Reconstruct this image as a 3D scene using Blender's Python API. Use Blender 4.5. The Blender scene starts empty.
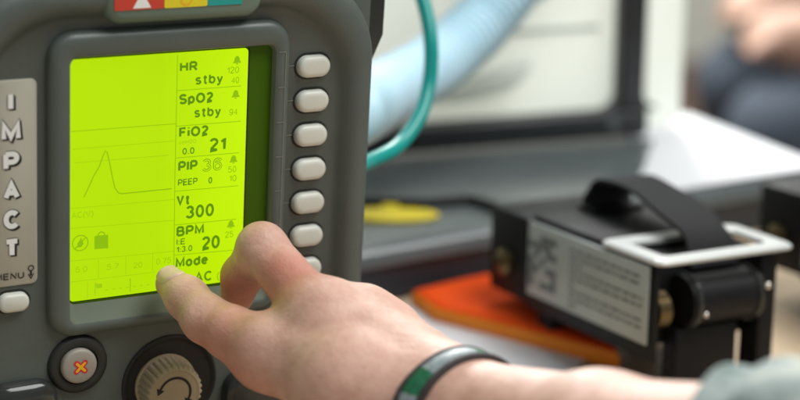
import bpy, bmesh, math, random
import numpy as np
from mathutils import Vector, Matrix
random.seed(7)
rnd = random.Random(11)
S = bpy.context.scene
COL = S.collection

# ------------------------------------------------------------------ camera
FPX, PITCH, CAMH = 1889.0, math.radians(17.5), 0.44
cp, sp = math.cos(PITCH), math.sin(PITCH)
C = Vector((0, 0, CAMH)); RX = Vector((1, 0, 0)); FW = Vector((0, cp, -sp)); UP = Vector((0, sp, cp))
def at(px, py, d):
    """a world point that lies d metres in front of the lens plane"""
    return C + (FW + RX * ((px - 400) / FPX) - UP * ((py - 200) / FPX)) * d

cam = bpy.data.cameras.new('camera'); co = bpy.data.objects.new('camera', cam); COL.objects.link(co)
co.location = C; co.rotation_euler = (math.pi / 2 - PITCH, 0, 0)
cam.sensor_width = 36; cam.lens = FPX * 36 / 800; cam.clip_start = 0.02; cam.clip_end = 100
cam.dof.use_dof = True; cam.dof.focus_distance = 0.925
cam.dof.aperture_fstop = cam.lens / 22
cam.dof.aperture_blades = 0
S.camera = co

# ------------------------------------------------------------------ materials
MATS = {}
def nt(name):
    m = bpy.data.materials.new(name); m.use_nodes = True
    return m, m.node_tree.nodes, m.node_tree.links
def mat(name, col, rough=.5, metal=0, bump=0, bscale=900, var=.08, vscale=30, spec=.5, sss=0, trans=0, coat=0):
    m, n, l = nt(name); b = n['Principled BSDF']
    b.inputs['Roughness'].default_value = rough; b.inputs['Metallic'].default_value = metal
    b.inputs['Specular IOR Level'].default_value = spec
    b.inputs['Coat Weight'].default_value = coat
    tc = n.new('ShaderNodeTexCoord')
    nz = n.new('ShaderNodeTexNoise'); nz.inputs['Scale'].default_value = vscale; nz.inputs['Detail'].default_value = 5
    l.new(tc.outputs['Object'], nz.inputs['Vector'])
    mx = n.new('ShaderNodeMix'); mx.data_type = 'RGBA'
    mx.inputs['A'].default_value = (*[c * (1 - var * 2) for c in col], 1)
    mx.inputs['B'].default_value = (*[min(1, c * (1 + var * 2)) for c in col], 1)
    l.new(nz.outputs['Fac'], mx.inputs['Factor']); l.new(mx.outputs['Result'], b.inputs['Base Color'])
    mr = n.new('ShaderNodeMapRange'); mr.inputs['To Min'].default_value = max(0.02, rough - .08); mr.inputs['To Max'].default_value = min(1, rough + .08)
    l.new(nz.outputs['Fac'], mr.inputs['Value']); l.new(mr.outputs['Result'], b.inputs['Roughness'])
    if bump:
        n2 = n.new('ShaderNodeTexNoise'); n2.inputs['Scale'].default_value = bscale; n2.inputs['Detail'].default_value = 3
        l.new(tc.outputs['Object'], n2.inputs['Vector'])
        bp = n.new('ShaderNodeBump'); bp.inputs['Strength'].default_value = bump; bp.inputs['Distance'].default_value = .0006
        l.new(n2.outputs['Fac'], bp.inputs['Height']); l.new(bp.outputs['Normal'], b.inputs['Normal'])
    if sss:
        b.inputs['Subsurface Weight'].default_value = sss; b.inputs['Subsurface Radius'].default_value = (1, .4, .25); b.inputs['Subsurface Scale'].default_value = .004
    if trans: b.inputs['Transmission Weight'].default_value = trans
    MATS[name] = m
    return m
def translucent(m, col, fac):
    n, l = m.node_tree.nodes, m.node_tree.links; b = n['Principled BSDF']; o = n['Material Output']
    t = n.new('ShaderNodeBsdfTranslucent'); t.inputs['Color'].default_value = (*col, 1)
    x = n.new('ShaderNodeMixShader'); x.inputs[0].default_value = fac
    l.new(b.outputs[0], x.inputs[1]); l.new(t.outputs[0], x.inputs[2]); l.new(x.outputs[0], o.inputs['Surface'])
def emit(name, col, strength, base=(.02, .02, .02)):
    m, n, l = nt(name); b = n['Principled BSDF']
    b.inputs['Base Color'].default_value = (*base, 1); b.inputs['Roughness'].default_value = .5; b.inputs['Specular IOR Level'].default_value = .2
    b.inputs['Emission Color'].default_value = (*col, 1); b.inputs['Emission Strength'].default_value = strength
    MATS[name] = m; return m

case_m = mat('olive_grey_plastic', (.086, .106, .095), .45, bump=.32, bscale=1500, var=.07, vscale=60)
bezel_m = mat('bezel_plastic', (.092, .113, .101), .40, bump=.15, bscale=1500, var=.06, vscale=60)
dark_m = mat('dark_plastic', (.020, .022, .020), .5, bump=.15)
well_m = mat('well_plastic', (.014, .014, .013), .7)
gloss_m = mat('glossy_dark_plastic', (.03, .034, .032), .16, var=.1)
black_m = mat('black_plastic', (.006, .006, .007), .5, bump=.2, var=.15, spec=.22)
btn_m = mat('key_plastic', (.64, .66, .59), .42, bump=.08, var=.05)
keygrey_m = mat('cancel_key_plastic', (.33, .31, .27), .45, bump=.1, var=.06)
plate_m = mat('beige_label', (.45, .435, .36), .5, var=.06)
knob_m = mat('tan_knob_plastic', (.40, .33, .215), .5, bump=.2, var=.08)
white_m = mat('white_print', (.86, .87, .85), .5, var=.02)
ink_m = mat('black_ink', (.012, .012, .012), .6)
red_m = mat('red_print', (.62, .03, .05), .5, var=.03)
orange_ink_m = mat('yellow_orange_print', (.90, .48, .01), .5, var=.03)
line_m = mat('pale_grey_print', (.19, .20, .175), .5, var=.05)
lampred_m = mat('red_strip', (.60, .055, .03), .4, var=.05)
lampyel_m = mat('yellow_strip', (.78, .66, .02), .4, var=.05)
lampteal_m = mat('teal_strip', (.01, .33, .30), .4, var=.05)
alarm_m = mat('green_grey_plastic', (.13, .19, .15), .38, bump=.15, var=.05)
window_m = mat('olive_window_glass', (.05, .125, .001), .4, var=.05, spec=.15)
slope_m = mat('sill_sheen_plastic', (.15, .18, .14), .25, var=.05)  # paler than the bezel: a ceiling reflection put into the sill's colour

# backlit LCD: the backlight is a little uneven
def lcd():
    m, n, l = nt('backlit_lcd'); b = n['Principled BSDF']
    b.inputs['Base Color'].default_value = (.015, .03, .0, 1); b.inputs['Roughness'].default_value = .5; b.inputs['Specular IOR Level'].default_value = .2
    tc = n.new('ShaderNodeTexCoord'); nz = n.new('ShaderNodeTexNoise'); nz.inputs['Scale'].default_value = 11; nz.inputs['Detail'].default_value = 2
    l.new(tc.outputs['Object'], nz.inputs['Vector'])
    sx = n.new('ShaderNodeSeparateXYZ'); l.new(tc.outputs['Object'], sx.inputs[0])
    mr = n.new('ShaderNodeMapRange'); mr.inputs['From Min'].default_value = .045; mr.inputs['From Max'].default_value = .092
    l.new(sx.outputs['X'], mr.inputs['Value'])
    ad = n.new('ShaderNodeMath'); ad.operation = 'MULTIPLY_ADD'; ad.inputs[1].default_value = .7; ad.inputs[2].default_value = 0
    l.new(nz.outputs['Fac'], ad.inputs[0])
    a2 = n.new('ShaderNodeMath'); a2.operation = 'MULTIPLY_ADD'; a2.inputs[1].default_value = .55
    l.new(mr.outputs['Result'], a2.inputs[0]); l.new(ad.outputs[0], a2.inputs[2])
    mx = n.new('ShaderNodeMix'); mx.data_type = 'RGBA'
    mx.inputs['A'].default_value = (.44, .74, .0, 1); mx.inputs['B'].default_value = (.62, .98, .0, 1)
    l.new(a2.outputs[0], mx.inputs['Factor']); l.new(mx.outputs['Result'], b.inputs['Emission Color'])
    b.inputs['Emission Strength'].default_value = LCD_STRENGTH
    return m
LCD_STRENGTH = .92
lcd_m = lcd()
seg_m = emit('lcd_segment', (.105, .27, .0), .9, (.02, .04, .005))
segmid_m = emit('lcd_segment_soft', (.28, .54, .0), .9, (.02, .04, .005))
segfaint_m = emit('lcd_segment_faint', (.35, .63, .0), .9, (.03, .05, .005))

def skin():
    m, n, l = nt('skin'); b = n['Principled BSDF']
    tc = n.new('ShaderNodeTexCoord')
    nz = n.new('ShaderNodeTexNoise'); nz.inputs['Scale'].default_value = 75; nz.inputs['Detail'].default_value = 8; nz.inputs['Roughness'].default_value = .65
    l.new(tc.outputs['Object'], nz.inputs['Vector'])
    mx = n.new('ShaderNodeMix'); mx.data_type = 'RGBA'
    mx.inputs['A'].default_value = (.54, .30, .225, 1); mx.inputs['B'].default_value = (.73, .47, .375, 1)
    mr0 = n.new('ShaderNodeMapRange'); mr0.inputs['From Min'].default_value = .3; mr0.inputs['From Max'].default_value = .7
    l.new(nz.outputs['Fac'], mr0.inputs['Value']); l.new(mr0.outputs['Result'], mx.inputs['Factor'])
    last = mx.outputs['Result']
    for p, r, a in SKIN_RED:      # knuckles and fingertips are redder skin
        vm = n.new('ShaderNodeVectorMath'); vm.operation = 'DISTANCE'; vm.inputs[1].default_value = p
        l.new(tc.outputs['Object'], vm.inputs[0])
        mr = n.new('ShaderNodeMapRange'); mr.inputs['From Min'].default_value = r; mr.inputs['From Max'].default_value = r * .25
        mr.inputs['To Max'].default_value = a; mr.interpolation_type = 'SMOOTHSTEP'
        l.new(vm.outputs['Value'], mr.inputs['Value'])
        m2 = n.new('ShaderNodeMix'); m2.data_type = 'RGBA'; m2.inputs['B'].default_value = (.52, .15, .10, 1)
        l.new(mr.outputs['Result'], m2.inputs['Factor']); l.new(last, m2.inputs['A']); last = m2.outputs['Result']
    l.new(last, b.inputs['Base Color'])
    b.inputs['Roughness'].default_value = .52
    b.inputs['Subsurface Weight'].default_value = .35; b.inputs['Subsurface Radius'].default_value = (1, .35, .2); b.inputs['Subsurface Scale'].default_value = .004
    vo = n.new('ShaderNodeTexVoronoi'); vo.inputs['Scale'].default_value = 750
    l.new(tc.outputs['Object'], vo.inputs['Vector'])
    n3 = n.new('ShaderNodeTexNoise'); n3.inputs['Scale'].default_value = 260; n3.inputs['Detail'].default_value = 5
    l.new(tc.outputs['Object'], n3.inputs['Vector'])
    b1 = n.new('ShaderNodeBump'); b1.inputs['Strength'].default_value = .35; b1.inputs['Distance'].default_value = .0004
    l.new(vo.outputs['Distance'], b1.inputs['Height'])
    b2 = n.new('ShaderNodeBump'); b2.inputs['Strength'].default_value = .32; b2.inputs['Distance'].default_value = .0010
    l.new(n3.outputs['Fac'], b2.inputs['Height']); l.new(b1.outputs['Normal'], b2.inputs['Normal'])
    l.new(b2.outputs['Normal'], b.inputs['Normal'])
    return m

# ------------------------------------------------------------------ object helpers
def tag(o, label=None, cat=None, group=None, kind=None):
    if label: o['label'] = label
    if cat: o['category'] = cat
    if group: o['group'] = group
    if kind: o['kind'] = kind
    return o
def empty(name, loc=(0, 0, 0), rz=0, matrix=None):
    o = bpy.data.objects.new(name, None); COL.objects.link(o); o.empty_display_size = .02
    if matrix is not None: o.matrix_world = matrix
    else: o.location = loc; o.rotation_euler = (0, 0, rz)
    return o
def obj(name, bm, m, parent=None, smooth=40):
    me = bpy.data.meshes.new(name)
    bmesh.ops.recalc_face_normals(bm, faces=bm.faces)
    bm.to_mesh(me); bm.free()
    for mm in (m if isinstance(m, (list, tuple)) else [m]): me.materials.append(mm)
    o = bpy.data.objects.new(name, me); COL.objects.link(o)
    if smooth:
        me.polygons.foreach_set('use_smooth', [True] * len(me.polygons))
        me.set_sharp_from_angle(angle=math.radians(smooth))
    if parent is not None: o.parent = parent
    return o
def copy_tree(o, parent=None):
    c = o.copy(); COL.objects.link(c)
    if parent is not None: c.parent = parent
    for ch in list(o.children): copy_tree(ch, c)
    return c
def rrect(x0, x1, z0, z1, r, y, n=8):
    r = max(1e-5, min(r, (x1 - x0) / 2 - 1e-6, (z1 - z0) / 2 - 1e-6)); out = []
    for cx, cz, a0 in ((x1 - r, z1 - r, 0), (x0 + r, z1 - r, 90), (x0 + r, z0 + r, 180), (x1 - r, z0 + r, 270)):
        for i in range(n + 1):
            a = math.radians(a0 + 90 * i / n); out.append((cx + r * math.cos(a), y, cz + r * math.sin(a)))
    return out
def circ(cx, cz, r, y, n=48, f=None):
    return [(cx + (r if f is None else f(i, r)) * math.cos(2 * math.pi * i / n), y, cz + (r if f is None else f(i, r)) * math.sin(2 * math.pi * i / n)) for i in range(n)]
def loft(bm, loops, cap0=True, cap1=True, scale=.001, mi=0, xf=None):
    vs = []
    for L in loops:
        vs.append([bm.verts.new(xf(Vector(p) * scale) if xf else Vector(p) * scale) for p in L])
    for a, b in zip(vs, vs[1:]):
        k = len(a)
        for i in range(k):
            f = bm.faces.new((a[i], a[(i + 1) % k], b[(i + 1) % k], b[i])); f.material_index = mi
    if cap0: bm.faces.new(vs[0][::-1]).material_index = mi
    if cap1: bm.faces.new(vs[-1]).material_index = mi
    return bm
def box(bm, x0, x1, y0, y1, z0, z1, bev=0, seg=2, xf=None, mi=0):
    r = bmesh.ops.create_cube(bm, size=1)
    vs = r['verts']
    for v in vs:
        v.co = Vector(((x0 + x1) / 2 + v.co.x * (x1 - x0), (y0 + y1) / 2 + v.co.y * (y1 - y0), (z0 + z1) / 2 + v.co.z * (z1 - z0)))
    fs = set(f for v in vs for f in v.link_faces)
    if bev:
        es = list(set(e for v in vs for e in v.link_edges))
        q = bmesh.ops.bevel(bm, geom=es, offset=bev, segments=seg, affect='EDGES', profile=.5)
        fs = set(q['faces']) | set(f for f in fs if f.is_valid)
        vs = list(set(v for f in fs for v in f.verts))
    for f in fs:
        if f.is_valid: f.material_index = mi
    if xf:
        for v in vs: v.co = xf(v.co)
    return bm
def catmull(pts, n):
    P = [Vector(p) for p in pts]; P = [P[0] * 2 - P[1]] + P + [P[-1] * 2 - P[-2]]; out = []
    for i in range(1, len(P) - 2):
        for k in range(n):
            t = k / n; a, b, c, d = P[i - 1:i + 3]
            out.append(.5 * ((2 * b) + (c - a) * t + (2 * a - 5 * b + 4 * c - d) * t * t + (3 * b - a - 3 * c + d) * t ** 3))
    out.append(P[-2]); return out
def tube(bm, path, rad, n=20, cap=True):
    """rad: number or function(arc length, index)"""
    up = Vector((0, 0, 1)); rings = []; s = 0
    for i, p in enumerate(path):
        t = (path[min(i + 1, len(path) - 1)] - path[max(i - 1, 0)]).normalized()
        if i: s += (p - path[i - 1]).length
        u = t.cross(up)
        u = u.normalized() if u.length > 1e-4 else Vector((1, 0, 0))
        w = u.cross(t).normalized(); up = w
        r = rad(s, i) if callable(rad) else rad
        rings.append([bm.verts.new(p + (u * math.cos(2 * math.pi * k / n) + w * math.sin(2 * math.pi * k / n)) * r) for k in range(n)])
    for a, b in zip(rings, rings[1:]):
        for k in range(n): bm.faces.new((a[k], a[(k + 1) % n], b[(k + 1) % n], b[k]))
    if cap: bm.faces.new(rings[0][::-1]); bm.faces.new(rings[-1])
    return bm

def _arc(cx, cy, rx, ry, a0, a1, n=10): return [(cx + rx * math.cos(math.radians(a0 + (a1 - a0) * i / n)), cy + ry * math.sin(math.radians(a0 + (a1 - a0) * i / n))) for i in range(n + 1)]
_bowl = lambda y0, y1, w: [(0, y1), (w - (y1 - y0) / 2 * .8, y1)] + _arc(w - (y1 - y0) / 2 * .8, (y0 + y1) / 2, (y1 - y0) / 2 * .8, (y1 - y0) / 2, 90, -90)[1:-1] + [(w - (y1 - y0) / 2 * .8, y0), (0, y0)]
X = .70
GLYPH = {   # skeleton strokes for a plain sans lettering: width, strokes (cap height 1)
 'I': (0, [[(0, 0), (0, 1)]]), 'H': (.58, [[(0, 0), (0, 1)], [(.58, 0), (.58, 1)], [(0, .52), (.58, .52)]]),
 'R': (.58, [[(0, 0), (0, 1)], _bowl(.47, 1, .55), [(.30, .47), (.60, 0)]]), 'P': (.54, [[(0, 0), (0, 1)], _bowl(.43, 1, .55)]),
 'B': (.57, [[(0, 0), (0, 1)], _bowl(.53, 1, .52), _bowl(0, .53, .58)]), 'S': (.54, [_arc(.27, .75, .27, .25, 20, 265, 12) + _arc(.27, .25, .28, .25, 85, -160, 12)]),
 'O': (.70, [_arc(.35, .5, .35, .5, 0, 360, 24)]), 'C': (.62, [_arc(.33, .5, .33, .5, 42, 318, 18)]), 'F': (.48, [[(0, 0), (0, 1), (.50, 1)], [(0, .52), (.44, .52)]]),
 'E': (.50, [[(.52, 0), (0, 0), (0, 1), (.52, 1)], [(0, .52), (.47, .52)]]), 'T': (.56, [[(.28, 0), (.28, 1)], [(0, 1), (.56, 1)]]), 'V': (.60, [[(0, 1), (.30, 0), (.60, 1)]]),
 'A': (.62, [[(0, 0), (.31, 1), (.62, 0)], [(.12, .33), (.50, .33)]]), 'M': (.68, [[(0, 0), (0, 1), (.34, .12), (.68, 1), (.68, 0)]]), 'N': (.56, [[(0, 0), (0, 1), (.56, 0), (.56, 1)]]),
 'U': (.56, [[(0, 1), (0, .28)] + _arc(.28, .28, .28, .28, 180, 360)[1:-1] + [(.56, .28), (.56, 1)]]),
 '0': (.46, [_arc(.23, .5, .23, .5, 0, 360, 22)]), '1': (.24, [[(0, .74), (.14, .80), (.24, 1), (.24, 0)]]), '2': (.46, [_arc(.23, .74, .23, .26, 165, -30, 10) + [(.06, .14), (0, 0), (.47, 0)]]),
 '3': (.46, [_arc(.22, .755, .21, .245, 160, -90, 12), _arc(.22, .255, .24, .255, 90, -160, 12)]), '4': (.48, [[(.36, 0), (.36, 1), (0, .3), (.50, .3)]]),
 '5': (.46, [[(.43, 1), (.08, 1), (.03, .5)] + _arc(.22, .32, .25, .32, 130, -160, 14)]), '6': (.46, [_arc(.25, .70, .24, .30, 25, 150, 7) + _arc(.23, .32, .23, .32, 170, 530, 20)]),
 '7': (.44, [[(0, 1), (.45, 1), (.14, 0)]]), '8': (.46, [_arc(.23, .76, .20, .24, 0, 360, 16), _arc(.23, .27, .24, .27, 0, 360, 16)]), '9': (.46, [_arc(.21, .30, .24, .30, 205, 330, 7) + _arc(.23, .68, .23, .32, -10, 350, 20)]),
 's': (.40, [_arc(.20, .53, .19, .17, 25, 262, 10) + _arc(.20, .18, .20, .18, 82, -158, 10)]), 't': (.32, [[(.15, .95), (.15, .12), (.19, .02), (.33, 0)], [(.0, X), (.33, X)]]),
 'b': (.46, [[(0, 0), (0, 1)], _arc(.23, X / 2, .23, X / 2, 0, 360, 18)]), 'd': (.46, [[(.46, 0), (.46, 1)], _arc(.23, X / 2, .23, X / 2, 0, 360, 18)]), 'p': (.46, [[(0, -.28), (0, X)], _arc(.23, X / 2, .23, X / 2, 0, 360, 18)]),
 'o': (.46, [_arc(.23, X / 2, .23, X / 2, 0, 360, 18)]), 'e': (.46, [[(.01, .37), (.46, .37)] + _arc(.23, X / 2, .23, X / 2, 5, 320, 16)]), 'c': (.40, [_arc(.23, X / 2, .22, X / 2, 45, 315, 14)]),
 'y': (.44, [[(0, X), (.22, .02)], [(.44, X), (.18, -.2), (.10, -.28), (-.02, -.28)]]), 'i': (0, [[(0, 0), (0, X)], [(0, .93), (0, 1.04)]]),
 'm': (.66, [[(0, 0), (0, X)], [(0, .5)] + _arc(.165, .53, .165, .17, 170, 0, 8) + [(.33, 0)], [(.33, .5)] + _arc(.495, .53, .165, .17, 170, 0, 8) + [(.66, 0)]]),
 '(': (.16, [_arc(.52, .4, .52, .72, 125, 235, 10)]), ')': (.16, [_arc(-.36, .4, .52, .72, 55, -55, 10)]), '.': (.02, [[(0, -.04), (0, .11)]]), ':': (.02, [[(0, -.04), (0, .11)], [(0, .52), (0, .67)]]), ' ': (.25, []) }
def text(name, body, x, z, cap, m, parent, y=-.0013, bold=.16, width=None, grow=0.0):
    """flat lettering on a face at (x, z) mm, capitals cap mm high, strokes bold * cap wide, optional total width mm"""
    t = bold; pen = 0; S_ = []
    for ch in body:
        w, st = GLYPH[ch]
        for q in st: S_.append([(pen + t / 2 + p[0], t / 2 + p[1] * (1 - t)) for p in q])
        pen += w + t + .095
    pen -= .095; k = (width / cap / pen) if width else 1
    bm = bmesh.new()
    for i, q in enumerate(S_):
        q = [(x + p[0] * k * cap, z + p[1] * cap) for p in q]
        closed = (Vector(q[0]) - Vector(q[-1])).length < 1e-4
        strip(bm, q[:-1] if closed else q, t * cap + grow, y - i * 2e-6, closed)
    return obj(name, bm, m, parent, 0)
def strip(bm, pts, w, y, closed=False):
    """flat line of width w mm through (x, z) mm points on a face"""
    P = [Vector((p[0], p[1])) for p in pts]; k = len(P); L = []
    for i in range(k):
        a = P[i - 1] if (i or closed) else P[i]; b = P[(i + 1) % k] if (i < k - 1 or closed) else P[i]
        t = (b - a).normalized(); nrm = Vector((-t.y, t.x)) * (w / 2)
        if 0 < i < k - 1 or closed:      # mitre
            c_ = max(.55, abs(t.dot((P[i] - a).normalized()))); nrm = nrm / c_
        L.append((P[i] + nrm, P[i] - nrm))
    vs = [[bm.verts.new((q.x * .001, y, q.y * .001)) for q in pr] for pr in L]
    for i in range(k if closed else k - 1):
        a, b = vs[i], vs[(i + 1) % k]; bm.faces.new((a[0], a[1], b[1], b[0]))
def poly(bm, pts, y):
    bm.faces.new([bm.verts.new((p[0] * .001, y, p[1] * .001)) for p in pts])

# ------------------------------------------------------------------ signed-distance bodies
class Field:
    def __init__(self, lo, hi, h):
        self.lo = np.array(lo, float); self.h = h
        self.n = np.ceil((np.array(hi) - self.lo) / h).astype(int) + 1
        self.f = np.full(self.n, .05, np.float32); self.prims = []
    def cone(self, a, b, ra, rb, k=.006, sub=False):
        a = np.array(a, float); b = np.array(b, float); self.prims.append((a, b, ra, rb, k, sub))
        m = max(ra, rb) + k * 2 + .012
        i0 = np.maximum(0, np.floor((np.minimum(a, b) - m - self.lo) / self.h).astype(int))
        i1 = np.minimum(self.n, np.ceil((np.maximum(a, b) + m - self.lo) / self.h).astype(int) + 1)
        if (i1 <= i0).any(): return
        g = [self.lo[q] + self.h * np.arange(i0[q], i1[q]) for q in range(3)]
        X, Y, Z = np.meshgrid(*g, indexing='ij')
        sl = tuple(slice(i0[q], i1[q]) for q in range(3))
        d = self.dist(X, Y, Z, a, b, ra, rb); self.f[sl] = self.mix(self.f[sl], d, k, sub)
    @staticmethod
    def dist(X, Y, Z, a, b, ra, rb):
        ba = b - a; L = float(ba @ ba) + 1e-12
        t = np.clip(((X - a[0]) * ba[0] + (Y - a[1]) * ba[1] + (Z - a[2]) * ba[2]) / L, 0, 1)
        return np.sqrt((X - a[0] - t * ba[0]) ** 2 + (Y - a[1] - t * ba[1]) ** 2 + (Z - a[2] - t * ba[2]) ** 2) - (ra + (rb - ra) * t)
    @staticmethod
    def mix(f, d, k, sub):
        if sub:
            d = -d; h = np.maximum(k - np.abs(f - d), 0) / k; return np.maximum(f, d) + h * h * k / 4
        h = np.maximum(k - np.abs(f - d), 0) / k; return np.minimum(f, d) - h * h * k / 4
    def sdf(self, p):
        f = .05
        for a, b, ra, rb, k, sub in self.prims:
            f = self.mix(f, self.dist(p[0], p[1], p[2], a, b, ra, rb), k, sub)
        return float(f)
    def march(self, o, d, level=0., tmax=.2):
        o = np.array(o, float); d = np.array(d, float); d /= np.linalg.norm(d); t = 0
        for _ in range(200):
            s = self.sdf(o + d * t) - level
            if abs(s) < 1e-5: break
            t += s * .7
            if t > tmax: return None
        return o + d * t
    def mesh(self, name):
        f = self.f; ins = f < 0; n = np.array(f.shape)
        cc = np.zeros(n - 1, np.int8)
        for dx in (0, 1):
            for dy in (0, 1):
                for dz in (0, 1):
                    cc += ins[dx:n[0] - 1 + dx, dy:n[1] - 1 + dy, dz:n[2] - 1 + dz]
        cell = np.argwhere((cc > 0) & (cc < 8)); idx = np.full(n - 1, -1, np.int64)
        idx[tuple(cell.T)] = np.arange(len(cell))
        acc = np.zeros((len(cell), 3)); cnt = np.zeros(len(cell))
        cor = [(x, y, z) for x in (0, 1) for y in (0, 1) for z in (0, 1)]
        for a in cor:
            for ax in range(3):
                if a[ax]: continue
                b = list(a); b[ax] = 1
                fa = f[tuple((cell + a).T)]; fb = f[tuple((cell + b).T)]
                w = (fa < 0) != (fb < 0)
                t = np.where(w, fa / np.where(w, fa - fb, 1), 0)
                p = np.array(a, float)[None] + t[:, None] * (np.array(b) - np.array(a))[None]
                acc += p * w[:, None]; cnt += w
        V = self.lo + self.h * (cell + acc / cnt[:, None])
        faces = []
        for ax in range(3):
            o1, o2 = [q for q in range(3) if q != ax]
            sa = [slice(1, n[q] - 1) for q in range(3)]; sb = list(sa)
            sa[ax] = slice(0, n[ax] - 1); sb[ax] = slice(1, n[ax])
            e = np.argwhere(ins[tuple(sa)] != ins[tuple(sb)])
            off = np.ones(3, int); off[ax] = 0; e = e + off
            def at_(d1, d2):
                q = e.copy(); q[:, o1] -= d1; q[:, o2] -= d2; return idx[tuple(q.T)]
            q = np.stack([at_(0, 0), at_(1, 0), at_(1, 1), at_(0, 1)], 1)
            fl = ins[tuple(e.T)] ^ (ax == 1)
            q[fl] = q[fl][:, ::-1]; faces.append(q)
        F = np.concatenate(faces); F = F[(F >= 0).all(1)]
        me = bpy.data.meshes.new(name); me.from_pydata(V.tolist(), [], F.tolist()); me.update()
        bm = bmesh.new(); bm.from_mesh(me)
        for _ in range(2): bmesh.ops.smooth_vert(bm, verts=bm.verts, factor=.5, use_axis_x=True, use_axis_y=True, use_axis_z=True)
        bmesh.ops.recalc_face_normals(bm, faces=bm.faces)
        bpy.data.meshes.remove(me)
        return bm

# ================================================================== SETTING
YAW = math.radians(28.6)
ca, sa = math.cos(YAW), math.sin(YAW)
def tn(t, n, z=0): return Vector((t * ca - n * sa, t * sa + n * ca, z))     # bench-aligned coordinates to world
FLOOR = -.80
floor_m = mat('floor_vinyl', (.12, .064, .042), .55, var=.15, vscale=3)
bm = bmesh.new(); box(bm, -8, 8, -3, 9, FLOOR - .1, FLOOR); tag(obj('floor', bm, floor_m), kind='structure')
wall_m = mat('grey_beige_wall', (.62, .63, .56), .8, var=.05, vscale=2)
bm = bmesh.new(); box(bm, -8, 8, 5.25, 5.4, FLOOR + .004, 3.0); tag(obj('wall', bm, wall_m), 'plain grey beige room wall far behind the bench', 'wall', kind='structure')

table_m = mat('tan_bench_top', (.60, .46, .31), .45, var=.06, vscale=14, bump=.1)
leg_m = mat('bench_steel', (.25, .25, .25), .4, metal=.8)
tb = empty('table', (0, 0, FLOOR), YAW)
tag(tb, 'tan topped work table under all the medical equipment', 'table')
bm = bmesh.new(); box(bm, -1.0, .945, .10, 1.30, -FLOOR - .03, -FLOOR, .004); obj('tabletop', bm, table_m, tb)
for lx, ly in ((-.94, .16), (.88, .16), (-.94, 1.24), (.88, 1.24)):
    bm = bmesh.new(); box(bm, lx - .02, lx + .02, ly - .02, ly + .02, .001, -FLOOR - .031, .003); obj('leg', bm, leg_m, tb)

# flat grey equipment case at the back of the table
casegrey_m = mat('grey_case_plastic', (.105, .122, .125), .16, bump=.1, bscale=500, var=.1, vscale=9)
casedark_m = mat('dark_case_side', (.022, .027, .036), .45, bump=.2, var=.1)
cs = empty('equipment_case', tn(.45, 1.12), YAW)
tag(cs, 'flat grey equipment case with rounded top edge lying behind the ventilator', 'case')
def yrrect(x0, x1, y0, y1, r, z, n=6): return [(p[0], p[2], z) for p in rrect(x0, x1, y0, y1, r, 0, n)]
bm = bmesh.new()
loft(bm, [yrrect(-.55, .475, -.088, .115, .012, .002), yrrect(-.55, .475, -.088, .115, .012, .026)], scale=1)
obj('lower_shell', bm, casedark_m, cs)
bm = bmesh.new()
loft(bm, [yrrect(-.552, .477, -.091, .117, .014, .0265), yrrect(-.552, .477, -.091, .117, .014, .033), yrrect(-.550, .475, -.089, .115, .013, .0365),
          yrrect(-.545, .470, -.084, .110, .010, .0392), yrrect(-.540, .465, -.079, .105, .008, .040)], scale=1)
obj('top_cover', bm, casegrey_m, cs)
bm = bmesh.new(); box(bm, -.16, -.02, -.094, -.0915, .010, .020, .001); obj('latch', bm, black_m, cs)

# round yellow lid on the case
yel_m = mat('yellow_plastic', (.72, .58, .015), .4, var=.06, vscale=60)
yl = empty('yellow_lid', at(390, 217, 1.292).xy.to_3d() + Vector((0, 0, .0405)), 0)
bm = bmesh.new(); loft(bm, [[(p[0] * 1.22, p[2] * .5, z) for p in circ(0, 0, r, 0, 40)] for r, z in ((27, 0), (27.5, .6), (27.5, 1.8), (26.5, 2.6), (22, 2.8), (21, 2.2))])
o = obj('disc', bm, yel_m, yl)
bm = bmesh.new(); box(bm, -.006, .006, .0125, .020, .001, .0035, .001); obj('pull_tab', bm, yel_m, yl)
tag(yl, 'oval yellow plastic lid lying on the grey case beside the ventilator', 'lid')

cab = [at(x, y, (CAMH - .0438) / (.3007 + .9537 * (y - 200) / FPX)) for x, y in ((330, 203), (372, 202), (420, 203), (448, 201), (470, 200), (490, 205), (508, 212))]
bm = bmesh.new(); tube(bm, catmull(cab, 8), .0034, 12)  # thin black strand added to draw the dark step line of the case
tag(obj('strand', bm, black_m, None, 180), 'black cable added as the dark step line on the grey case', 'strand')

# upright white panel with black frame at the back of the case
lidw_m = mat('white_lid_plastic', (.84, .86, .82), .45, var=.02, vscale=8)
translucent(lidw_m, (.93, .95, .91), .55)
lidb_m = mat('black_frame_plastic', (.018, .021, .024), .4, bump=.2, var=.1)
lidg_m = mat('grey_seam_plastic', (.50, .53, .48), .5, var=.04)
ld = empty('framed_panel', (-.085, 1.366, .0422), math.radians(16))
tag(ld, 'white upright panel with thick black frame standing at the back of the case', 'panel')
bm = bmesh.new(); loft(bm, [rrect(-320, 322, 2, 260, 10, y) for y in (4, 12)], xf=None)
obj('white_board', bm, lidw_m, ld)
bm = bmesh.new()
box(bm, -.31, .287, -.016, .0035, 0, .021, .004, 3)
obj('bottom_rail', bm, lidb_m, ld)
bm = bmesh.new(); box(bm, .262, .284, -.014, .0035, .0215, .26, .003, 3); obj('upright_post', bm, lidb_m, ld)
def arcpts(cx, cz, r, a0, a1, n=8): return [(cx + r * math.cos(math.radians(a0 + (a1 - a0) * i / n)), cz + r * math.sin(math.radians(a0 + (a1 - a0) * i / n))) for i in range(n + 1)]
bm = bmesh.new()
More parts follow.
